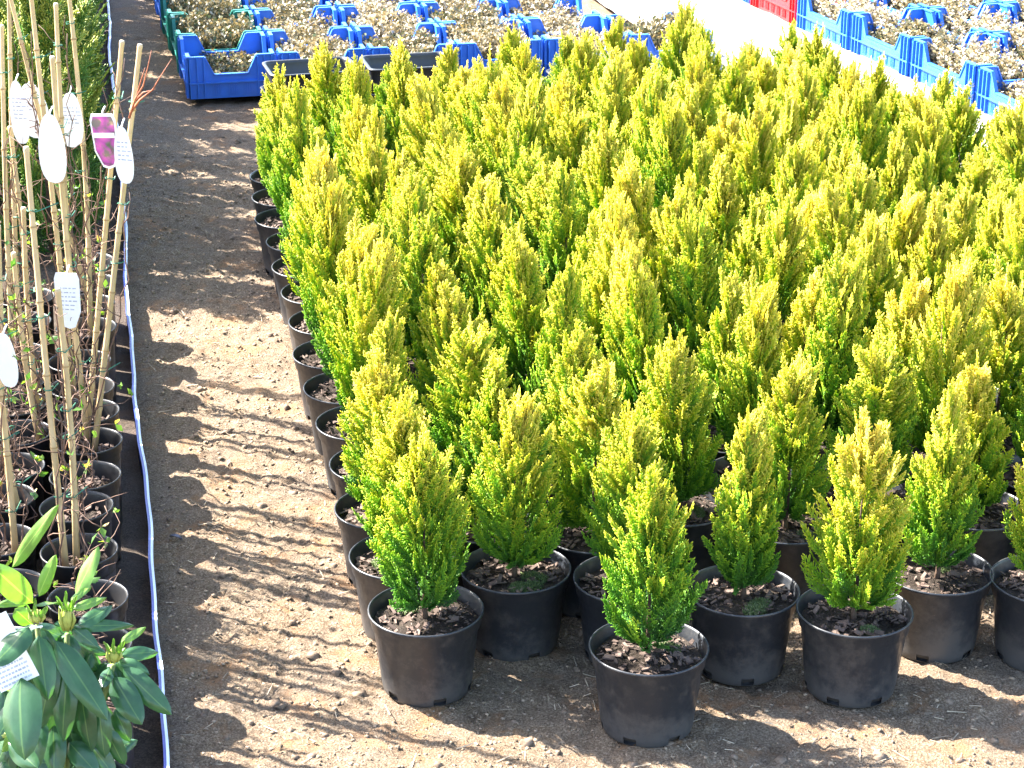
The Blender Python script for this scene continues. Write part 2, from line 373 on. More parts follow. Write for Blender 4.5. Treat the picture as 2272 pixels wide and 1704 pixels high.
TT = np.array([(0, 1, 4), (0, 4, 3), (1, 2, 5), (1, 5, 4), (2, 0, 3), (2, 3, 5), (3, 4, 6), (4, 5, 6), (5, 3, 6)])
def twigs(P0, P1, r0, r1, c0, c1, nrm):
    D = P1 - P0; Ln = np.linalg.norm(D, axis=1, keepdims=True) + 1e-9; T = D / Ln
    e1 = np.cross(nrm, T); e1 /= np.linalg.norm(e1, axis=1, keepdims=True) + 1e-9; e2 = np.cross(T, e1) * .75
    Pm = P0 + D * .70; n = len(P0); r0 = r0[:, None]; r1 = r1[:, None]
    k1, k2, k3 = e1, -.5 * e1 + .87 * e2, -.5 * e1 - .87 * e2
    V = np.stack([P0 + k1 * r0, P0 + k2 * r0, P0 + k3 * r0, Pm + k1 * r1, Pm + k2 * r1, Pm + k3 * r1, P1 + T * r1 * .5], 1)
    C = np.stack([c0] * 3 + [c0 * .4 + c1 * .6] * 3 + [c1], 1)
    F = (TT[None] + (np.arange(n) * 7)[:, None, None]).reshape(-1, 3)
    return V.reshape(-1, 3), F, C.reshape(-1)

def conifer(name, seed, h, rad, nspray, slen, spread, gap2, gap3, tw, m, prof, gold=1.0, loose=0.0, low=0.0, spread_az=38, shell=.30, lowg=.13, clamp=0.0):
    TG = np.linspace(0, 1, 41); PG = np.array([prof(t) for t in TG])
    r = np.random.default_rng(seed)
    lib = [spray(r, 1.0 * slen, spread, gap2, gap3, tw) for _ in range(7)]
    VV, FF, CC = [], [], []; base = 0; lob = r.uniform(0, 6.28, 3)
    lead = [(r.normal(0, .19) * rad, r.normal(0, .19) * rad, r.uniform(.86, 1.06)) for _ in range(5)]; lead[0] = (0, 0, 1.05)
    for k in range(nspray):
        P0, P1, Q = lib[r.integers(7)]
        t = (k + .5) / nspray; t = low + (1.03 - low) * t ** .92
        az = k * 2.39996 + r.normal(0, .3)
        lump = 1 + .10 * math.sin(2 * az + lob[0]) + .10 * math.sin(3 * az + 9 * t + lob[1])
        rr = prof(min(t, 1)) * rad * lump * math.sqrt(r.uniform(shell, 1.0) if k % 5 else r.uniform(.02, .4)); zt = t * h * (1 + r.normal(0, .03)) + (loose * r.random() * h if t > .75 else 0)
        sc = r.uniform(.75, 1.15) * (1.0 if t > .3 else .8); ln = slen * sc
        zb = zt - ln * .93
        rb = max(.004, rr * (.30 if zb > .02 * h else .12))
        if zb < .03 * h: zb = .03 * h + .03 * h * r.random()
        out = np.array([math.cos(az), math.sin(az), 0.0])
        A = out * rb + np.array([0, 0, zb]); B = out * rr + np.array([0, 0, max(zt, zb + .35 * ln)])
        if t > .55:
            ld = lead[r.integers(5)]; q = (t - .55) / .45; B = B + np.array([ld[0] * q, ld[1] * q, h * (ld[2] - 1) * q])
        Wd = B - A; Wl = np.linalg.norm(Wd); Wd /= Wl
        g = az + R(r.normal(0, spread_az)); U = np.array([math.cos(g), math.sin(g), 0.0]); U -= Wd * U.dot(Wd); U /= np.linalg.norm(U); Nn = np.cross(Wd, U)
        f = Wl / slen * 1.0; f2 = min(f * 1.15, sc)
        bend = .35 * (rr / (rad + 1e-6)) * (1 - t)
        def tr(P):
            x, y, z = P[:, 0] * f2, P[:, 1] * f2, P[:, 2] * f
            s = z / Wl
            return A + x[:, None] * U + y[:, None] * Nn + z[:, None] * Wd + (bend * Wl * .5 * np.sin(np.clip(s, 0, 1) * math.pi))[:, None] * out
        p0, p1 = tr(P0), tr(P1)
        if clamp:                                             # keep stray tips near the plant's own outline
            for pp in (p0, p1):
                zz = np.clip(pp[:, 2] / h, 0, 1.0); lim = np.interp(zz, TG, PG) * rad * lump * 1.08; rho = np.hypot(pp[:, 0], pp[:, 1]) + 1e-9
                fac = np.where(rho > lim, (lim + (clamp + (.85 - clamp) * np.clip((zz - .6) / .3, 0, 1)) * (rho - lim)) / rho, 1.0); pp[:, 0] *= fac; pp[:, 1] *= fac
        hv = .42 + .62 * min(1, t) ; jit = r.normal(0, .07)
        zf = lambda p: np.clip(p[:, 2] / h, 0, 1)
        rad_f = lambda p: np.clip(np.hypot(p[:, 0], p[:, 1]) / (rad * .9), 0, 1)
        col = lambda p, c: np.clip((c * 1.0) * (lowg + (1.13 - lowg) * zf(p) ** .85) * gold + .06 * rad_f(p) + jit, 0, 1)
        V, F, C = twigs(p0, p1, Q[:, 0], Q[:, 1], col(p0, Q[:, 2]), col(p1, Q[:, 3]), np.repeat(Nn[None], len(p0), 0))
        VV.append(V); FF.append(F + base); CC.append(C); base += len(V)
    return mesh(name, np.concatenate(VV), np.concatenate(FF), m, True, {'tip': np.concatenate(CC)})

def prof_thuja(t): return (0.54 + 1.394 * t if t < .33 else 1.0 - .19 * ((t - .33) / .37) ** 1.6 if t < .7 else .81 - .68 * ((t - .7) / .3) ** 1.45)
def prof_slim(t): return (0.50 + 1.47 * t if t < .34 else 1.0 - .33 * (t - .34) / .36 if t < .7 else .67 - .56 * ((t - .7) / .3) ** 1.1)
THUJA = []
for k in range(7):
    slim = k % 3 == 2
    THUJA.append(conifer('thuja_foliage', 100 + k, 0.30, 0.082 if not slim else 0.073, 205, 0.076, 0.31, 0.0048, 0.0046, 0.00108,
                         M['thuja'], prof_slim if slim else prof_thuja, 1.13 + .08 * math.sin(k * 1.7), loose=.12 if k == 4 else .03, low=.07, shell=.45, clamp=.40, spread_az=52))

# ------------------------------------------------------------------ pots
def lathe_pot(name, rb, rt, h, collar, seg, m, holes=0, lip=0.0025, wall=0.0022):
    rc = rb + (rt - rb) * (1 - collar / h) - .0015
    prof = [(0, .003), (rb - .012, .003), (rb - .008, 0), (rb - .002, 0), (rb, .003), (rb + (rc - rb) * .14, .016), (rc - .0022, h - collar - .003), (rc + .0014, h - collar), (rt - .001, h - .006),
            (rt + lip * .6, h - .0045), (rt + lip * .7, h - .0012), (rt + lip * .2, h), (rt - wall * .6, h - .0006), (rt - wall - .0006, h - .005), (rc - wall - .001, h - collar), (rb - wall, .008), (0, .008)]
    V, F = [], []
    for (r_, z) in prof:
        for j in range(seg): a = 2 * math.pi * j / seg; V.append((r_ * math.cos(a), r_ * math.sin(a), z))
    hs = set()
    if holes:
        for q in range(holes):
            j0 = int(q * seg / holes); hs |= {j0, (j0 + 1) % seg}
    for i in range(len(prof) - 1):
        for j in range(seg):
            if i == 4 and j in hs: continue
            F.append((i * seg + j, i * seg + (j + 1) % seg, (i + 1) * seg + (j + 1) % seg, (i + 1) * seg + j))
    return mesh(name, np.array(V), F, m, True)
POT = lathe_pot('pot', .0755, .097, .150, .027, 44, M['pot'], 6)
TALL = lathe_pot('tall_pot', .054, .066, .185, .022, 32, M['tallpot'], 4, lip=.0018)
def soil_disc(name, r0, seed, h=0.0):
    r = np.random.default_rng(seed); V = [(0, 0, 0.006)]; F = []; rings = 9; seg = 30
    for i in range(1, rings + 1):
        for j in range(seg):
            a = 2 * math.pi * j / seg; q = r0 * i / rings
            V.append((q * math.cos(a), q * math.sin(a), r.normal(0, .0018) + .005 * (1 - i / rings) - (.001 if i == rings else 0)))
    for j in range(seg): F.append((0, 1 + j, 1 + (j + 1) % seg))
    for i in range(rings - 1):
        for j in range(seg):
            a, b = 1 + i * seg, 1 + (i + 1) * seg; F.append((a + j, b + j, b + (j + 1) % seg, a + (j + 1) % seg))
    return mesh(name, np.array(V), F, M['soil'], True)
def chips(name, r0, n, seed, smax, m):
    r = random.Random(seed); mb = MB()
    for k in range(n):
        q = r0 * math.sqrt(r.random()) * .93; a = r.uniform(0, 6.3); s = smax * (.25 + .75 * r.random() ** 2)
        Mx = Matrix.Translation((q * math.cos(a), q * math.sin(a), .005 + r.random() * .004)) @ Matrix.Rotation(r.uniform(0, 6.3), 4, 'Z') @ Matrix.Rotation(r.gauss(0, .35), 4, 'X') @ Matrix.Rotation(r.gauss(0, .35), 4, 'Y')
        w, l, t = s * r.uniform(.3, .7), s, s * .12
        V = [(-l, -w * r.uniform(.4, 1), -t), (l * r.uniform(.6, 1), -w, -t), (l, w * r.uniform(.3, 1), -t), (-l * r.uniform(.5, 1), w, -t)]
        V = V + [(x * .9, y * .9, t) for x, y, z in V]
        mb.put([Mx @ Vector(v) for v in V], [(3, 2, 1, 0), (4, 5, 6, 7), (0, 1, 5, 4), (1, 2, 6, 5), (2, 3, 7, 6), (3, 0, 4, 7)])
    return mb.mesh(name, [m])
SOIL = [soil_disc('soil', .0925, 40 + i) for i in range(3)]
CHIPS = [chips('bark_chips', .090, 170, 50 + i, .011, M['chip']) for i in range(4)]
TSOIL = soil_disc('soil', .061, 44); TCHIPS = [chips('bark_chips', .058, 80, 60 + i, .010, M['chip']) for i in range(3)]
def moss_mesh(seed):
    r = np.random.default_rng(seed); n = 420; a = r.uniform(0, 6.28, n); q = np.sqrt(r.random(n)); 
    P0 = np.stack([.022 * q * np.cos(a), .016 * q * np.sin(a), .007 * (1 - q * q)], 1); d = r.normal(0, .5, (n, 3)); d[:, 2] = 1
    d /= np.linalg.norm(d, axis=1, keepdims=True); P1 = P0 + d * r.uniform(.003, .007, (n, 1))
    V, F, C = twigs(P0, P1, np.full(n, .0008), np.full(n, .0007), r.uniform(0, .3, n), r.uniform(.4, 1, n), np.repeat(np.array([[1., 0, 0]]), n, 0))
    return mesh('moss', V, F, M['moss'], True, {'tip': C})
MOSS = [moss_mesh(1), moss_mesh(2)]
def trunk_mesh():
    mb = MB(); mb.tube([(0, 0, -.004), (.002, .001, .02), (-.001, .002, .07), (.001, 0, .16), (0, 0, .24)], [.0062, .0045, .0032, .002, .001], 8)
    return mb.mesh('trunk', [M['bark']], True)
TRUNK = trunk_mesh()

# ------------------------------------------------------------------ thujas
front = [(-.146, 3.115), (.006, 3.267), (.205, 3.23), (.224, 2.987), (.398, 3.185), (.58, 3.112), (.748, 3.262), (.932, 3.222)]
flabel = ['golden thuja in the black pot at the corner of the block beside the sandy aisle',
          'golden thuja in a black pot with grey moss and bark, behind the corner pot',
          'golden thuja whose black pot sits right behind the one standing out in front',
          'small egg-shaped golden thuja in the black pot standing alone ahead of the block',
          'golden thuja in a black pot with a moss cushion beside its stem',
          'broad golden thuja in a black pot with grey dusty smears, beside the muddy pot',
          'golden thuja in the black pot between the dusty smeared pot and the muddy pot',
          'golden thuja in a mud-streaked grey-black pot at the far end of the front row']
fix = [Vector((x, y, 0)) for x, y in front]
pts = []
O = Vector((-.146, 3.115, 0))
for c in range(-1, 16):
    for k in range(-4, 24):
        if c < 0: continue
        v = k * .205 + (c % 2) * .1025 + (.0 if c else 0); p = O + BU * (c * .180) + BV * v
        if c == 0 and k >= 1: pass
        if p.y < 3.22 + (.10 if c else 0): continue
        ymax = 5.86 + .58 * (p.x + .72) if p.x < 0 else min(6.30 + .15 * p.x, 6.44)
        if p.y > ymax or p.x > right_edge(p.y) - .05 or p.x > .245 * p.y + .32: continue
        if min((p - q).length for q in fix) < .15: continue
        pts.append([p.copy(), c == 0, c])
rj = random.Random(12)
for e in pts: e[0] += Vector((rj.gauss(0, .010), rj.gauss(0, .012), 0)) * (0.5 if e[1] else 1)
allp = [(q, None) for q in fix] + [(e[0], e) for e in pts]
for it in range(60):
    for i in range(len(allp)):
        for j in range(i + 1, len(allp)):
            d = allp[j][0] - allp[i][0]
            if abs(d.x) > .2 or abs(d.y) > .2: continue
            l = d.length
            if l < .1985:
                s = d / (l + 1e-6) * (.1985 - l)
                a, b = allp[i][1] is not None, allp[j][1] is not None
                if a and b: allp[i][0].xy -= s.xy * .5; allp[j][0].xy += s.xy * .5
                elif b: allp[j][0].xy += s.xy
                elif a: allp[i][0].xy -= s.xy
GRP = 'golden thujas in black pots'
def thuja(p, label, var, rz, hs, ws, idx, detail):
    r = random.Random(1000 + idx)
    t = thing('potted_thuja', label, 'potted plant', (p[0], p[1], -.003), 0, GRP)
    add('pot', POT, t, rot=(0, 0, r.uniform(0, 6.3)))
    s = add('soil', SOIL[idx % 3], t, (0, 0, .127), (0, 0, r.uniform(0, 6.3)))
    tag(add('bark_chips', CHIPS[idx % 4], s, (0, 0, 0), (0, 0, r.uniform(0, 6.3))), kind='stuff')
    add('trunk', TRUNK, t, (0, 0, .127), (0, 0, rz), (1, 1, hs))
    lx, ly = (0, 0) if idx < 50 else (R(r.gauss(0, 3.5)), R(r.gauss(2.5, 3.5)))
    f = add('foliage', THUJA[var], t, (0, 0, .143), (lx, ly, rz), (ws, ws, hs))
    for k in range(detail):
        a = r.uniform(3.3, 6.1); q = r.uniform(.03, .062)
        add('moss', MOSS[k % 2], s, (q * math.cos(a), q * math.sin(a), .002), (0, 0, r.uniform(0, 6)), r.uniform(.7, 1.3))
    return t
fvar = [0, 1, 6, 3, 5, 4, 2, 1]
fh = [1.06, 1.05, 1.05, 1.02, 1.05, 1.08, 1.12, 1.10]; fw = [1.03, 1.0, .97, 1.0, .97, 1.08, .98, 1.06]; fm = [2, 3, 1, 2, 2, 1, 1, 1]
for i, p in enumerate(fix): thuja(p, flabel[i], fvar[i], rj.uniform(0, 6.3), fh[i], fw[i], i, fm[i])
rank = {c: 1 for c in range(16)}
for i, (p, edge, c) in enumerate(pts):
    k = rank[c]; rank[c] += 1
    lab = ('golden thuja in the file edging the sandy aisle, %s behind the corner pot' % ORD[k - 1]) if edge else ('golden thuja in the %s file from the sandy aisle, %s pot from the front' % (ORD[c], ORD[k]))
    thuja(p, lab, rj.randrange(7), rj.uniform(0, 6.3), rj.uniform(.92, 1.30) * (.98 if p.y < 3.6 else 1.05 if p.y < 5.6 else .94), rj.uniform(.95, 1.14), 50 + i, 1 if p.y < 3.6 else 0)

# ------------------------------------------------------------------ blue edging strip
def edging(y0, y1, label, dz):
    n = 60; mbA, mbB = MB(), MB(); A, B = [], []
    hh = .050 + dz
    rows = [tape_x(y0 + (y1 - y0) * i / n) for i in range(n + 1)]
    def strip(mb, x0, x1, z0, z1):
        V = []; F = []
        for i, x in enumerate(rows):
            y = y0 + (y1 - y0) * i / n; w = .003 * math.sin(y * 11 + 1) ; V += [(x + x0, y, z0), (x + x1, y, z0), (x + x1, y, z1 + w), (x + x0, y, z1 + w)]
        for i in range(n):
            for j in range(4): F.append((i * 4 + j, i * 4 + (j + 1) % 4, i * 4 + 4 + (j + 1) % 4, i * 4 + 4 + j))
        F += [(3, 2, 1, 0), (n * 4, n * 4 + 1, n * 4 + 2, n * 4 + 3)]; mb.put(V, F)
    t = thing('bed_edging', label, 'edging', (0, 0, 0), 0, 'blue edging strips')
    strip(mbA, -.0025, .0025, -.02, hh - .0042); strip(mbB, .0006, .0052, hh - .004, hh + .004); mbC = MB(); strip(mbC, -.0040, .0004, hh - .004, hh + .0025)
    add('strip', mbA.mesh('strip', [M['edge']]), t); add('lip', mbB.mesh('lip', [M['edgetop']]), t); add('fringe_strip', mbC.mesh('fringe_strip', [M['edge']]), t)  # lens colour fringe left of the lip, built as a thin dark blue strip
edging(2.2, 4.36, 'blue plastic edging strip with pale lip in front of the clematis pots', 0.0)
edging(4.34, 9.6, 'blue plastic edging strip with pale lip running along the green hedge', -0.006)

# ------------------------------------------------------------------ clematis in tall pots with canes
rims = [(255, 587), (259, 634), (255, 681), (259, 734), (247, 809), (255, 867), (266, 921), (273, 987), (270, 1064), (253, 1133), (263, 1231), (286, 1337), (295, 1440), (302, 1560), (310, 1690)]
cpos = []
for (px, py) in rims:
    w = ground(px, py, .185); cpos.append([Vector((w.x - .068, w.y, 0)), 0])
for i in range(len(cpos) - 1, 0, -1):                                 # keep neighbours from overlapping
    a, b = cpos[i][0], cpos[i - 1][0]
    if (b - a).length < .136: b.y = a.y + math.sqrt(max(0, .136 ** 2 - (b.x - a.x) ** 2))
rc = random.Random(21)
base_col = [c[0].copy() for c in cpos]
for k in range(1, 5):
    for p in base_col[(2 if k < 3 else 0):]:
        q = p + BU * (-.140 * k) + BV * (.068 * (k % 2)) + Vector((rc.gauss(0, .004), rc.gauss(0, .004), 0)); cpos.append([q, k])
RH = Vector((-.63, 2.47, 0))
cpos = [c for c in cpos if (c[0] - RH).length > .21 and c[0].y > 2.45]
for c in cpos: c[0].x = min(c[0].x, tape_x(c[0].y) - .078)
# canes surveyed in the photograph: foot pixel, head pixel
canes = [((149, 1284), (58, 325)), ((170, 1270), (128, 640)), ((200, 1000), (116, 125)), ((206, 1015), (311, 98)), ((192, 960), (271, 90)), ((200, 760), (150, -40)),
         ((212, 690), (20, -20)), ((168, 900), (68, -20)), ((175, 820), (124, 7)), ((30, 830), (4, 55)), ((66, 828), (22, 280)), ((40, 700), (20, -10)), ((36, 1250), (-30, 600)), ((78, 1160), (-8, 690)), ((40, 800), (14, 480)), ((88, 930), (52, 460)), ((96, 1000), (30, 560)), ((20, 1100), (-4, 500))]
cane_of = {}
for foot, head in canes:
    g = ground(foot[0], foot[1], .15)
    best = min(range(len(cpos)), key=lambda i: (cpos[i][0].xy - g.xy).length)
    h = at(head[0], head[1], cpos[best][0].y + rc.uniform(-.05, .08)); cane_of.setdefault(best, []).append((g, h))
TAGS = []
def cane_mesh(a, b, r0, rr):
    mb = MB(); a, b = Vector(a), Vector(b); L = (b - a).length; n = max(4, int(L / .11)); d = (b - a)
    bow = d.orthogonal().normalized() * rr.gauss(0, .006)
    P = lambda s: a + d * s + bow * math.sin(math.pi * s)
    pts_, rad = [], []
    s = 0
    node = []
    for i in range(n):
        s0, s1 = i / n, (i + 1) / n
        pts_ += [P(s0 + .02 / n), P(s1 - .10 / n), P(s1 - .04 / n)]; t = 1 - .28 * s0
        rad += [r0 * t, r0 * t * .98, r0 * t * 1.16]; node.append(P(s1 - .04 / n))
    pts_.append(b); rad.append(r0 * .72)
    mb.tube(pts_, rad, 7, 0)
    mb.m[-1] = 2
    for q in node[:-1]: mb.tube([q - d.normalized() * .0012, q + d.normalized() * .0012], r0 * 1.12, 7, 1, False)
    return mb.mesh('bamboo_cane', [M['cane'], M['canenode'], M['canecut']], True)
def leaflets(P, rr, smin=.008, smax=.022):
    V, F, C = [], [], []
    for p in P:
        d = Vector((rr.gauss(0, 1), rr.gauss(0, 1), rr.gauss(.6, .7))).normalized(); s = rr.uniform(smin, smax); w = d.orthogonal().normalized(); w.rotate(Matrix.Rotation(rr.uniform(0, 6.3), 3, d)); n = d.cross(w)
        b = len(V); c = rr.random() ** 2
        V += [p, p + d * s * .45 + w * s * .28 + n * s * .1, p + d * s, p + d * s * .45 - w * s * .28 + n * s * .1, p + d * s * .5]
        F += [(b, b + 1, b + 4), (b + 1, b + 2, b + 4), (b + 2, b + 3, b + 4), (b + 3, b, b + 4)]; C += [c * .6, c, c, c, c * .8]
    return V, F, C
def vine_mesh(cs, soil_z, rr, n, side):
    mb = MB(); LP = []
    for q in range(n):
        a, b = cs[q % len(cs)]; d = b - a; top = rr.uniform(.55, 1.02); ph = rr.uniform(0, 6.3); wav = rr.uniform(.010, .028); P = []
        o1 = d.orthogonal().normalized(); o2 = d.normalized().cross(o1); turns = rr.uniform(4, 9)
        for i in range(22):
            s = top * i / 21; P.append(a + d * s + (o1 * math.cos(ph + turns * s) + o2 * math.sin(ph + turns * s)) * (wav * (.5 + rr.random())) + Vector((rr.gauss(0, .004), rr.gauss(0, .004), 0)))
        mb.tube(P, [.0021 - .0011 * i / 21 for i in range(22)], 4)
        for i in range(3, 21):
            if rr.random() < side:
                l = rr.uniform(.025, .12); v = Vector((rr.gauss(0, 1), rr.gauss(0, 1), rr.gauss(.5, .6))).normalized(); Q = [P[i]]
                for j in range(4):
                    v = (v + Vector((rr.gauss(0, .35), rr.gauss(0, .35), rr.gauss(.05, .3)))).normalized(); Q.append(Q[-1] + v * l / 4)
                mb.tube(Q, [.0013, .0011, .0009, .0007, .0005], 3)
                if P[i].z < .55 and rr.random() < .3: LP += [Q[-1]] * rr.randrange(1, 4)
            if P[i].z < .50 and rr.random() < .11: LP += [P[i]] * rr.randrange(2, 5)
    me = mb.mesh('vine', [M['vine']], True)
    V, F, C = leaflets(LP, rr) if LP else ([], [], [])
    lm = mesh('leaf_shoots', np.array([tuple(v) for v in V]), F, M['clemleaf'], True, {'tip': C}) if LP else None
    return me, lm
def tag_outline(w, h, kind, n=10):
    P = []
    if kind == 'oval':
        for i in range(28):
            a = 2 * math.pi * i / 28; P.append((w / 2 * math.copysign(abs(math.cos(a)) ** .75, math.cos(a)) * (1 - .16 * math.sin(a)), h / 2 * math.sin(a)))
    else:
        pr = [(-w / 2 * .82, h / 2), (w / 2 * .82, h / 2), (w / 2, h / 2 - .012), (w / 2 * .95, -h / 2 + .035), (w / 2 * .45, -h / 2 + .004), (0, -h / 2), (-w / 2 * .45, -h / 2 + .004), (-w / 2 * .95, -h / 2 + .035), (-w / 2, h / 2 - .012)]
        P = pr[::-1]
    return P
def hang_tag(parent, centre, w, h, kind, rot, picture, lines, rr):
    """a plastic plate hanging from the cane, rot = (yaw, lean, roll)"""
    Mx = Matrix.Translation(centre) @ Matrix.Rotation(rot[0], 4, 'Z') @ Matrix.Rotation(rot[1], 4, 'X') @ Matrix.Rotation(rot[2], 4, 'Y')
    mb = MB(); mb.prism(tag_outline(w, h, kind), (0, 0, 0), (1, 0, 0), (0, 0, 1), (0, .0012, 0), 1)
    mb.m = [0] * len(mb.f); mb.v = [tuple(Mx @ Vector(v)) for v in mb.v]
    t = add('tag', mb.mesh('tag', [M['tagwhite']]), parent)
    mb2 = MB(); mb2.tube([Mx @ Vector((0, .0005, h / 2 - .004)), Mx @ Vector((.003, .003, h / 2 + .006)), Mx @ Vector((.002, .016, h / 2 + .010))], .0016, 5)
    add('strap', mb2.mesh('strap', [M['tagwhite']]), t)
    if picture:
        m3 = MB(); P = [(a * .86, b * .90) for a, b in tag_outline(w, h, kind)]; m3.prism(P, (0, -.0010, 0), (1, 0, 0), (0, 0, 1), (0, .0006, 0), 1); m3.v = [tuple(Mx @ Vector(v)) for v in m3.v]
        add('picture', m3.mesh('picture', [M['print']]), t)
        m4 = MB(); m4.box((-w * .40, -.0018, h * .07), (w * .40, -.0011, h * .16)); m4.v = [tuple(Mx @ Vector(v)) for v in m4.v]
        add('white_band', m4.mesh('white_band', [M['tagwhite']]), t)
    if lines:
        m4 = MB()
        for k in range(lines):
            z = h * .22 - k * .0085; x = -w * .3
            while x < w * .28:
                l = rr.uniform(.003, .009); m4.box((x, -.0007, z), (x + l, -.0002, z + .0022)); x += l + .003
        m4.v = [tuple(Mx @ Vector(v)) for v in m4.v]; add('print_lines', m4.mesh('print_lines', [M['ink']]), t)
# tags: centre pixel, width px, height px, outline, picture?, lines
tags = [((42, 250), 32, 128, 'oval', 0, 6, 9), ((75, 246), 54, 110, 'oval', 0, 4, 7), ((115, 330), 50, 140, 'oval', 0, 0, 2), ((158, 267), 40, 112, 'oval', 0, 5, 5), ((234, 314), 48, 112, 'shield', 1, 0, 4), ((274, 345), 34, 120, 'oval', 0, 5, 3), ((151, 668), 46, 120, 'shield', 0, 6, 2), ((14, 800), 40, 120, 'oval', 0, 0, 9)]
tag_of = {}
tag_cane = [9, 11, 2, 5, 4, 3, 2, 12]
cane_pot = {}
for ci, (foot, head) in enumerate(canes):
    g = ground(foot[0], foot[1], .15); cane_pot[ci] = min(range(len(cpos)), key=lambda i: (cpos[i][0].xy - g.xy).length)
for ti, ci in enumerate(tag_cane): tag_of.setdefault(cane_pot[ci], []).append(tags[ti])
cnt = {}
CG = 'clematis in tall black pots along the blue edging'
for i, (p, k) in enumerate(cpos):
    rr = random.Random(300 + i)
    cs = list(cane_of.get(i, []))
    if not cs and (k >= 2 or rr.random() < .0):
        lean = Vector((rr.gauss(0, .05), rr.gauss(0, .05), rr.uniform(.62, .95)))
        for q in range(rr.choice([0, 0, 3, 4]) if p.y < 5.2 else 0):
            a = p + Vector((rr.uniform(-.02, .02), rr.uniform(-.02, .02), .15)); cs.append((a, a + lean * rr.uniform(.85, 1.05) + Vector((rr.gauss(0, .012), rr.gauss(0, .012), 0))))
    own = cane_of.get(i); cnt[k] = cnt.get(k, 0) + 1
    where = ('%s from hedge, file beside the blue edging' if k == 0 else '%s from hedge, ' + ORD[k] + ' file from blue edging') % ORD[cnt[k] - 1]
    what = 'tall black clematis pot with bamboo canes' if cs else 'tall black pot with vine stump'
    lab = what + ', ' + where
    t = thing('potted_clematis', lab, 'potted plant', (p.x, p.y, .010), 0, CG)
    inv = -Vector((p.x, p.y, .010))
    add('pot', TALL, t, rot=(0, 0, rr.uniform(0, 6)))
    s = add('soil', TSOIL, t, (0, 0, .150), (0, 0, rr.uniform(0, 6)))
    tag(add('bark_chips', TCHIPS[i % 3], s, rot=(0, 0, rr.uniform(0, 6))), kind='stuff')
    loc = []
    for a, b in cs:
        a2 = Vector((p.x + max(-.042, min(.042, a.x - p.x)), p.y + max(-.042, min(.042, a.y - p.y)), .14)); a2, b2 = a2 + inv, b + inv
        add('bamboo_cane', cane_mesh(a2, b2, .0062 if own else .005, rr), t); loc.append((a2, b2))
    if not loc: loc = [(Vector((0, 0, .15)), Vector((rr.gauss(0, .03), rr.gauss(0, .03), rr.uniform(.26, .42))))]
    vm, lm = vine_mesh(loc, .15, rr, (3 if own else 1 if cs else 2), .42 if own else .10 if cs else .22)
    v = add('vine', vm, t)
    if lm: tag(add('leaf_shoots', lm, v), kind='stuff')
    if cs:
        for a, b in loc:
            for f in (.25, .45, .65, .85):
                mb = MB(); c = a + (b - a) * (f + rr.uniform(-.06, .06)); n = (b - a).normalized(); o1 = n.orthogonal().normalized(); o2 = n.cross(o1)
                P = [c + (o1 * math.cos(j * .8) + o2 * math.sin(j * .8)) * .0088 + n * rr.uniform(-.002, .002) for j in range(8)] + [c + o1 * .02 + Vector((rr.gauss(0, .01), rr.gauss(0, .01), .004))]
                mb.tube(P, .0011, 4); add('tie', mb.mesh('tie', [M['tie']]), t)
    if i == cane_pot[3]:
        for q, P in enumerate((((287, 262), (300, 220), (318, 190), (328, 150), (336, 112)), ((290, 250), (310, 222), (338, 200), (356, 170), (380, 132)), ((292, 245), (305, 205), (316, 170), (322, 150)), ((296, 228), (318, 205), (345, 198)))):
            pp = [at(x, y, p.y - .01 * j + .01 * q) + inv for j, (x, y) in enumerate(P)]; mb = MB(); mb.tube(pp, [.0024 - .0018 * j / (len(pp) - 1) for j in range(len(pp))], 5); add('twig', mb.mesh('twig', [M['redtwig']], True), t)
    for (c, w, h, kind, pic, lines, sd) in tag_of.get(i, []):
        Yd = p.y - .03; ctr = at(c[0], c[1], Yd); sc = Yd / CP / 1.02 / FPX * 1.05
        hang_tag(t, ctr + inv, max(.034, w * sc * 1.18), h * sc * 1.05, kind, (rr.uniform(-.25, .15), rr.uniform(-.15, .2), rr.uniform(-.12, .12)), pic, lines, rr)

# ------------------------------------------------------------------ hedge of green conifers behind the clematis
def prof_hedge(t): return 0.75 + .9 * t if t < .28 else (1.0 - .15 * (t - .28) / .5 if t < .78 else .85 - .6 * ((t - .78) / .22) ** 1.2)
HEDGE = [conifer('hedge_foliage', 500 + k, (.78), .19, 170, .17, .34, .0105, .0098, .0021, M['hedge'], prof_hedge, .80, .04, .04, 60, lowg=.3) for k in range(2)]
def htrunk():
    mb = MB(); mb.tube([(0, 0, -.01), (.004, 0, .2), (0, .004, .45), (0, 0, .68)], [.014, .011, .007, .003], 8); return mb.mesh('trunk', [M['bark']], True)
HT = htrunk(); rh = random.Random(8); n = 0
for c in range(3):
    y = 5.36 + .14 * c; nc = 0
    while y < 9.4:
        x = tape_x(y) - .20 - .33 * c
        t = thing('hedge_conifer', 'dark green olive-tipped conifer, %s behind the canes in the %s hedge file from the edging' % (ORD[nc], ORD[c]), 'conifer', (x + rh.gauss(0, .015), y, .012), rh.uniform(0, 6.3), 'green conifers in the hedge')
        add('trunk', HT, t); s = rh.uniform(.92, 1.12); add('crown', HEDGE[n % 2], t, (0, 0, .0), (0, 0, rh.uniform(0, 6)), (1, 1, s)); n += 1
        y += rh.uniform(.29, .36); nc += 1

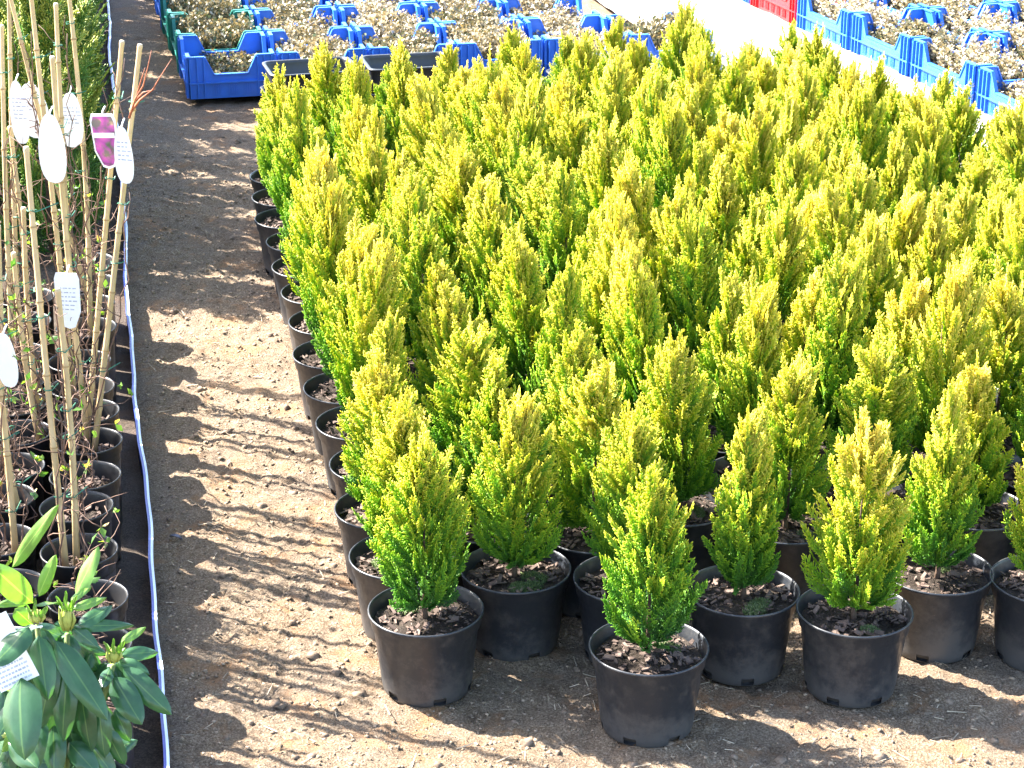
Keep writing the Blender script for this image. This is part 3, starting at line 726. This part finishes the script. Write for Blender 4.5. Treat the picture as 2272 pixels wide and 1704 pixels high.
# ------------------------------------------------------------------ rhododendron
def rleaf(base, tip, w, hint, droop, rr, m, parent):
    base, tip = Vector(base), Vector(tip); d = tip - base; L = d.length; n, k = 11, 3
    hint = Vector(hint).normalized(); T = d.normalized(); side = T.cross(hint).normalized(); up = side.cross(T)
    V, F, C = [], [], []
    for i in range(n + 1):
        s = i / n; c = base + d * s + up * (droop * L * 4 * s * (1 - s) * .5)
        ww = w / 2 * (math.sin(math.pi * min(1, (s * .96 + .04)) ** .85) ** .62 if 0 < s < 1 else .02) * (.92 + .1 * s)
        if s < .12: ww *= .35 + s * 5
        for j in range(-k, k + 1):
            q = j / k; cup = -.16 * abs(q) ** 1.6 * ww * 2 + .10 * ww * (abs(q) < .2) * -1
            V.append(c + side * (ww * q) + up * (cup + .0012 * math.sin(9 * s + 3 * q))); C.append(abs(q))
    m_ = 2 * k + 1
    for i in range(n):
        for j in range(2 * k): F.append((i * m_ + j, i * m_ + j + 1, (i + 1) * m_ + j + 1, (i + 1) * m_ + j))
    me = mesh('leaf', np.array([tuple(v) for v in V]), F, m, True, {'across': C})
    return add('leaf', me, parent)
def rhodo():
    rr = random.Random(5); Y0 = RH.y
    t = thing('potted_rhododendron', 'glossy broad-leaved rhododendron with fat green buds and a white printed label', 'potted plant', (RH.x, RH.y, .008))
    inv = -Vector((RH.x, RH.y, .008))
    z4 = lambda x, y, dy: at(x / 2.746, 1100 + y / 2.746, Y0 + dy) + inv
    add('pot', lathe_pot('pot', .085, .108, .19, .03, 40, M['pot']), t); add('soil', soil_disc('soil', .100, 77), t, (0, 0, .165))
    L = [(70, 440, 355, 55, 90, 1, .05, .03), (200, 655, -60, 420, 150, 1, -.02, -.06), (235, 615, 340, 360, 80, 1, .03, .03), (460, 615, 600, 310, 110, 1, .03, .06), (430, 640, 560, 550, 40, 1, 0, .04),
         (440, 690, 650, 620, 55, 1, 0, .03), (475, 790, 685, 670, 88, 0, -.01, .03), (430, 800, 815, 790, 70, 0, 0, .02), (385, 655, 215, 670, 46, 1, 0, -.05), (170, 650, -30, 670, 56, 1, 0, -.04),
         (235, 850, 290, 1250, 145, 0, -.03, -.07), (335, 880, 655, 1370, 155, 0, -.03, -.08), (430, 790, 600, 930, 80, 0, 0, -.03), (130, 1110, 150, 1610, 250, 0, -.08, -.14), (180, 800, -40, 1040, 155, 0, -.05, -.10),
         (735, 895, 890, 800, 52, 1, .02, .06), (735, 970, 965, 955, 84, 0, .02, .05), (715, 1010, 910, 1090, 95, 0, .01, .0), (750, 1045, 1045, 1335, 135, 0, .0, -.03), (690, 1100, 865, 1395, 155, 0, -.01, -.05),
         (675, 1045, 620, 1170, 75, 0, 0, -.04), (430, 1340, 700, 1500, 145, 0, .02, .0), (50, 1500, 235, 1665, 125, 0, -.08, -.12), (600, 1575, 840, 1490, 105, 0, .02, .05), (470, 1665, 665, 1608, 75, 1, .0, .0),
         (300, 1280, 420, 1610, 135, 0, 0, .0), (400, 1130, 500, 1330, 125, 0, .04, .03), (260, 1100, 310, 1500, 105, 0, .0, -.02), (10, 1560, 85, 1440, 60, 1, -.05, -.08), (450, 890, 650, 965, 75, 0, .03, .04),
         (90, 690, 200, 790, 95, 1, .03, .04), (380, 1450, 560, 1680, 150, 0, .02, .0), (160, 1620, 450, 1640, 150, 0, .03, .02), (580, 1480, 470, 1670, 110, 0, .04, .04), (100, 900, 60, 1120, 120, 0, .05, .05), (560, 1080, 600, 1300, 110, 0, .06, .06), (330, 780, 480, 830, 70, 0, .04, .06),
         (330, 1010, 250, 1420, 130, 0, -.01, -.03), (420, 1050, 385, 1500, 140, 0, -.01, -.04), (500, 1150, 560, 1560, 140, 0, .0, -.02), (600, 1250, 640, 1600, 120, 0, .0, -.02), (250, 1350, 205, 1680, 140, 0, -.02, -.05), (330, 1400, 335, 1720, 150, 0, -.02, -.05),
         (420, 1500, 600, 1700, 130, 0, -.01, -.03), (650, 1420, 760, 1640, 110, 0, .0, .0), (540, 1500, 700, 1710, 120, 0, -.01, -.02), (100, 1250, -20, 1500, 140, 0, -.02, -.05), (30, 1620, -60, 1750, 140, 0, -.05, -.08), (700, 1300, 790, 1500, 100, 0, .03, .02), (560, 960, 470, 1120, 90, 0, .02, .0), (20, 1180, 60, 1400, 110, 0, .02, .0)]
    for (bx, by, tx, ty, w, yg, d0, d1) in L:
        up = ty < by - 60
        hint = (rr.uniform(-.35, .15), -.75 if not up else -.55, .62 if not up else .45)
        rleaf(z4(bx, by, d0), z4(tx, ty, d1), w / 2.746 / 1560 * 1.08, hint, rr.uniform(.08, .2) * (1 if not up else .4), rr, M['ryoung'] if yg else M['rleaf'], t)
    whorls = [(225, 800, -.01), (410, 850, .0), (690, 1030, .0), (420, 1340, .02), (60, 1480, .0), (480, 1640, .02), (250, 1250, .06), (560, 1250, .07), (100, 900, .06)]
    for wi, (x, y, d) in enumerate(whorls):                       # inner leaves filling the whorls
        for q in range(9):
            a = q * .698 + wi; l = rr.uniform(150, 300)
            rleaf(z4(x, y, d + .02), z4(x + l * math.cos(a) * .9, y + abs(l * math.sin(a)) * .45 + rr.uniform(40, 230), d + .05 + .05 * math.sin(a)), rr.uniform(85, 130) / 2.746 / 1560, (rr.uniform(-.3, .2), -.6, .7), .15, rr, M['rleaf'], t)
    for (x, y, d) in ((222, 770, -.012), (408, 720, -.004), (698, 985, -.002)):    # small upright leaves round each bud
        for q in range(6):
            a = q * 1.05 + .4; l = rr.uniform(90, 160)
            rleaf(z4(x, y, d), z4(x + 75 * math.cos(a), y - l * .75 + 40 * math.sin(a), d + .03 * math.sin(a)), rr.uniform(26, 44) / 2.746 / 1560, (math.cos(a) * .4 - .2, -.8, .5), .06, rr, M['ryoung'], t)
    foot = Vector((0, 0, .165))
    for (x, y, d, bx, by) in ((225, 790, -.01, 220, 640), (410, 840, 0, 405, 560), (690, 1030, 0, 705, 860), (420, 1330, .01, 430, 1290), (60, 1480, -.05, 55, 1440), (480, 1640, 0, 480, 1560)):
        e = z4(x, y, d); mb = MB(); mid = foot.lerp(e, .55) + Vector((0, 0, -.015)); mb.tube([foot, mid, e], [.005, .0042, .0035], 8); add('stem', mb.mesh('stem', [M['rstem']], True), t)
        b0 = z4(x, y - 20, d - .004); b1 = b0.lerp(z4(bx, by, d - .004), .62); dd = b1 - b0; mb = MB()
        mb.tube([b0 + dd * s for s in (0, .2, .45, .7, .9, 1)], [.003, .006, .0075, .0058, .003, .0004], 9)
        for q in range(5):
            a = q * 1.26; o = Vector((math.cos(a), math.sin(a) * .6, 0)); mb.tube([b0 + o * .005, b0 + dd * .4 + o * .010, b0 + dd * (.7 + .09 * q) + o * (.008 + .004 * (q % 2))], [.002, .0028, .0003], 5)
        add('bud', mb.mesh('bud', [M['rbud']], True), t)
    # paper label with small print
    c = z4(38, 985, -.06); Mx = Matrix.Translation(c) @ Matrix.Rotation(R(-8), 4, 'Z') @ Matrix.Rotation(R(-12), 4, 'X') @ Matrix.Rotation(R(-28), 4, 'Y')
    mb = MB(); mb.box((-.030, 0, -.040), (.030, .0006, .056)); mb.v = [tuple(Mx @ Vector(v)) for v in mb.v]; l = add('label_tag', mb.mesh('label_tag', [M['tagwhite']]), t)
    mb = MB()
    for k in range(5):
        x = -.026
        while x < .021: q = rr.uniform(.002, .006); mb.box((x, -.0006, -.036 + k * .0062), (x + q, -.0002, -.0333 + k * .0062)); x += q + .0016
    mb.v = [tuple(Mx @ Vector(v)) for v in mb.v]; add('print_lines', mb.mesh('print_lines', [M['ink']]), l)
    mb = MB(); mb.tube([z4(60, 800, -.05), z4(170, 810, -.03), z4(255, 795, -.02), z4(235, 815, .005)], .0016, 5); add('label_loop', mb.mesh('label_loop', [M['tagwhite']]), l)
rhodo()

# ------------------------------------------------------------------ crates
CW, CL, CH, CS = .300, .360, .146, .082        # width, length, post height, sill height
def wall_poly(n, post, slope, h=CH, s=CS):
    return [(0, 0), (n, 0), (n, h), (n - post, h), (n - post - slope, s), (post + slope, s), (post, h), (0, h)]
def crate_parts(m, CL):
    th = .005; parts = {}
    mb = MB(); mb.box((.012, .012, .004), (CW - .012, CL - .012, .010)); parts['floor'] = mb.mesh('floor', [m])
    def wall(n, post, slope):
        mb = MB(); P = wall_poly(n, post, slope); mb.prism(P, (0, 0, 0), (1, 0, 0), (0, 0, 1), (0, th, 0), 1)
        # turned-out lip along the top edge, mid flange, ribs and slotted vents
        for a, b in zip(P[2:], P[3:] + P[:0]):
            a3, b3 = Vector((a[0], -.004, a[1])), Vector((b[0], -.004, b[1])); dz = Vector((0, 0, .0045))
            V = [a3, b3, b3 + Vector((0, .013, 0)), a3 + Vector((0, .013, 0))]; nrm = (b3 - a3).cross(Vector((0, 1, 0))).normalized() * .0045
            if nrm.z < 0: nrm = -nrm
            V += [v + nrm for v in V]; mb.put(V, [(3, 2, 1, 0), (4, 5, 6, 7), (0, 1, 5, 4), (1, 2, 6, 5), (2, 3, 7, 6), (3, 0, 4, 7)])
        mb.box((.001, -.010, .055), (n - .001, -.0003, .0595))
        for x in (.004, .030, .054, n - .058, n - .034, n - .008):
            mb.box((x, -.0095, .003), (x + .004, -.0004, CH - .002 if min(x, n - x) < .06 else CS))
        for x0 in np.arange(.085, n - .085, .055):
            for q in range(4): mb.box((x0 + q * .008, -.0035, .014), (x0 + q * .008 + .0035, -.0002, .046))
        return mb
    parts['end_wall'] = wall(CW, .058, .030).mesh('end_wall', [m]); parts['side_wall'] = wall(CL, .070, .035).mesh('side_wall', [m])
    return parts
LR = .440
CR = {(c, L): crate_parts(M[c], L) for c in ('blue', 'green', 'red') for L in (CL, LR)}
def crate(p, rz, c, label, group, CL):
    t = thing('plant_crate', label, 'crate', p, rz, group); q = CR[(c, CL)]
    add('floor', q['floor'], t)
    add('end_wall', q['end_wall'], t, (0, 0, 0)); add('end_wall', q['end_wall'], t, (CW, CL, 0), (0, 0, math.pi))
    add('side_wall', q['side_wall'], t, (CW, 0, .0006), (0, 0, math.pi / 2)); add('side_wall', q['side_wall'], t, (0, CL, .0006), (0, 0, -math.pi / 2))
    return t
def sprigs(name, seed, hue, nst, hgt):
    r = np.random.default_rng(seed); VV, FF, CC = [], [], []; b = 0
    stem = []
    for k in range(nst):
        x, y = r.uniform(.018, CW - .018), r.uniform(.018, CL - .018); h = hgt * (.7 + .5 * r.random()) * (.85 + .3 * math.sin(x * 25 + seed) * math.cos(y * 22))
        lean = r.normal(0, .30, 2); base = np.array([x, y, .060])
        nl = 15
        for q in range(nl):
            s = (q + 1) / nl; p = base + np.array([lean[0] * h * s * .6, lean[1] * h * s * .6, h * s * .75]); p[0] = min(max(p[0], .008), CW - .008); p[1] = min(max(p[1], .008), CL - .008)
            a = r.uniform(0, 6.28); l = r.uniform(.010, .020); d = np.array([math.cos(a) * .8, math.sin(a) * .8, r.uniform(.1, .9)]); d /= np.linalg.norm(d)
            w = np.cross(d, r.normal(0, 1, 3)); w /= np.linalg.norm(w); w *= l * .30; c = np.clip(hue + r.normal(0, .27) + .15 * s, 0, 1)
            VV += [p, p + d * l * .55 + w, p + d * l, p + d * l * .55 - w]; FF.append((b, b + 1, b + 2, b + 3)); CC += [c * .8, c, c, c]; b += 4
        for q in range(2):
            VV += [base + [.0012 * q, 0, 0], base + [.0012 * q, .0015, 0], base + [lean[0] * h * .45, lean[1] * h * .45, h * .75]]; VV.append(VV[-1] + np.array([0, .0008, 0]))
            FF.append((b, b + 1, b + 3, b + 2)); CC += [.3] * 4; b += 4
    return mesh(name, np.array(VV), np.array(FF), M['sprig'], False, {'tip': CC})
SPR = [sprigs('tray_plants', 900, .62, 300, .105), sprigs('tray_plants', 901, .45, 300, .10), sprigs('tray_plants', 902, .55, 280, .09), sprigs('tray_plants', 903, .15, 200, .05), sprigs('tray_plants', 904, .30, 300, .11)]
def soilbox():
    mb = MB(); mb.box((.008, .008, .0105), (CW - .008, CL - .008, .063)); return mb.mesh('peat', [M['soil']])
PEAT = soilbox()
def fill(p, rz, v, label, s=1.0, CLx=.36):
    t = thing('tray_plants', label, 'plants', p, rz, 'plants filling the crates'); t['kind'] = 'stuff'
    add('peat', PEAT, t, scale=(1, CLx / CL, 1)); tag(add('sprigs', SPR[v], t, scale=(1, CLx / CL, s)), kind='stuff'); return t
def grid(o, rz, us, vs, colour, content, labf, conlab, group, CL):
    c, s = math.cos(rz), math.sin(rz); r = random.Random(31)
    for j in vs:
        for i in us:
            x, y = i * (CW + .024), j * (CL + .024); p = (o[0] + x * c - y * s + r.gauss(0, .003), o[1] + x * s + y * c + r.gauss(0, .003), .014); a = rz + R(r.gauss(0, .25))
            col = colour(i, j)
            if col is None: continue
            crate(p, a, col, labf(i, j, col), group, CL); fill(p, a, content(i, j), conlab(i, j), r.uniform(.85, 1.08), CL)
def labL(i, j, c):
    if (i, j) == (0, 0): return 'blue crate of low green sprigs at the corner where aisle and thujas meet'
    return '%s crate behind the thujas, %s back in the %s file from the aisle' % (c if c == 'blue' else 'dark green', ORD[j], ORD[i])
def conL(i, j):
    if (i, j) == (0, 0): return 'short grey-green sprigs in the blue corner crate beside the aisle'
    return '%s plants in the %s crate back, %s crate file from aisle' % ('grey-green and mauve' if i == 0 else 'dry tan and ochre', ORD[j], ORD[i])
grid((-1.135, 7.14), R(13), range(0, 6), range(0, 6), lambda i, j: ('green' if (i == 0 and j in (1, 2)) else 'blue') if not (i == 5 and j > 0) else None,
     lambda i, j: 3 if (i, j) == (0, 0) else (4 if i == 0 else [0, 1, 2][(i * 2 + j) % 3]), labL, conL, 'crates behind the thujas', CL)
RZ = R(18.5)
def labR(i, j, c):
    if c == 'red': return 'red crate standing among the blue crates beyond the bright sand path'
    d = j - 3
    w = 'level with the red crate' if d == 0 else '%s %s the red crate' % (ORD[abs(d) - 1], 'before' if d < 0 else 'beyond')
    return 'blue crate in the %s file from the sand path, %s' % (ORD[i], w)
def conR(i, j):
    if i == 0 and j == 3: return 'dry straw-coloured plants filling the red crate'
    d = j - 3
    w = 'level with the red crate' if d == 0 else '%s %s the red crate' % (ORD[abs(d) - 1], 'before' if d < 0 else 'beyond')
    return 'dry plants in a crate, %s file from sand path, %s' % (ORD[i], w)
grid((1.600, 7.02), RZ, range(0, 5), range(-3, 5), lambda i, j: 'red' if (i == 0 and j == 3) else 'blue', lambda i, j: [0, 2, 0, 4][(i + j) % 4] if i else [0, 2][j % 2], labR, conR, 'crates beyond the sand path', LR)

# black trays standing between the thujas and the crates
def tray_mesh():
    w, l, h, rr = .15, .11, .085, .03; mb = MB(); n = 6
    def loop(w, l, r_, z): return [(sx * (w - r_) + r_ * math.cos(a0 + i * math.pi / 2 / n), sy * (l - r_) + r_ * math.sin(a0 + i * math.pi / 2 / n), z) for sx, sy, a0 in ((1, 1, 0), (-1, 1, math.pi / 2), (-1, -1, math.pi), (1, -1, 1.5 * math.pi)) for i in range(n + 1)]
    prof = [(.92, 0), (.95, .03), (.955, h - .006), (1.02, h - .006), (1.03, h - .003), (1.02, h), (.95, h), (.93, h - .01), (.90, .006)]
    V = []; k = 4 * (n + 1)
    for f, z in prof: V += loop(w * f, l * f, rr * f, z)
    F = [(i * k + j, i * k + (j + 1) % k, (i + 1) * k + (j + 1) % k, (i + 1) * k + j) for i in range(len(prof) - 1) for j in range(k)]
    F += [tuple(range(k - 1, -1, -1)), tuple((len(prof) - 1) * k + j for j in range(k))]
    return mesh('tray', np.array(V), F, M['tray'], True)
TM = tray_mesh()
for k, (x, y, z, a) in enumerate(((-.70, 6.98, .0, 15), (-.37, 7.06, .0, 14), (-.04, 7.14, .0, 13), (.29, 7.22, .0, 13), (-.60, 6.72, .0, 15), (-.69, 6.985, .084, 15), (-.36, 7.065, .084, 13))):
    tag(add('empty_tray', TM, None, (x, y, z + .002 if z == 0 else z + .002), (0, 0, R(a))), ('empty black plastic tray on the ground, %s from the corner crate, before the blue crates' if z == 0 else 'empty black plastic tray on another tray, %s such from the corner crate') % ORD[[0, 2, 3, 4, 1, 0, 1][k]], 'tray', 'black trays')

# ------------------------------------------------------------------ small stray things
def dry_leaf(px, py, l, rz, label):
    p = ground(px, py, 0); z = float(gheight(np.array([p.x]), np.array([p.y]))[0]) + .004
    V, F = [], []; n = 8
    for i in range(n + 1):
        s = i / n; w = l * .16 * math.sin(math.pi * s) + .0003
        for j in (-1, 0, 1): V.append((l * (s - .5), w * j, .004 * math.sin(math.pi * s) + (.004 * abs(j))))
    for i in range(n):
        for j in range(2): F.append((i * 3 + j, i * 3 + j + 1, i * 3 + j + 4, i * 3 + j + 3))
    tag(add('fallen_leaf', mesh('fallen_leaf', np.array(V), F, M['drygrey'], True), None, (p.x, p.y, z), (0, 0, rz)), label, 'leaf')
dry_leaf(391, 1198, .030, -.5, 'narrow grey curled leaf fallen on the sandy aisle')
def plant_label():
    p = Vector((.47, 6.02, 0)); mb = MB(); mb.box((-.008, -.0006, .12), (.008, .0006, .46))
    o = add('stick_label', mb.mesh('stick_label', [M['tagwhite']]), None, (p.x, p.y, 0), (R(4), R(14), 0)); tag(o, 'white plastic stick label poking up among the golden thujas', 'label')
plant_label()
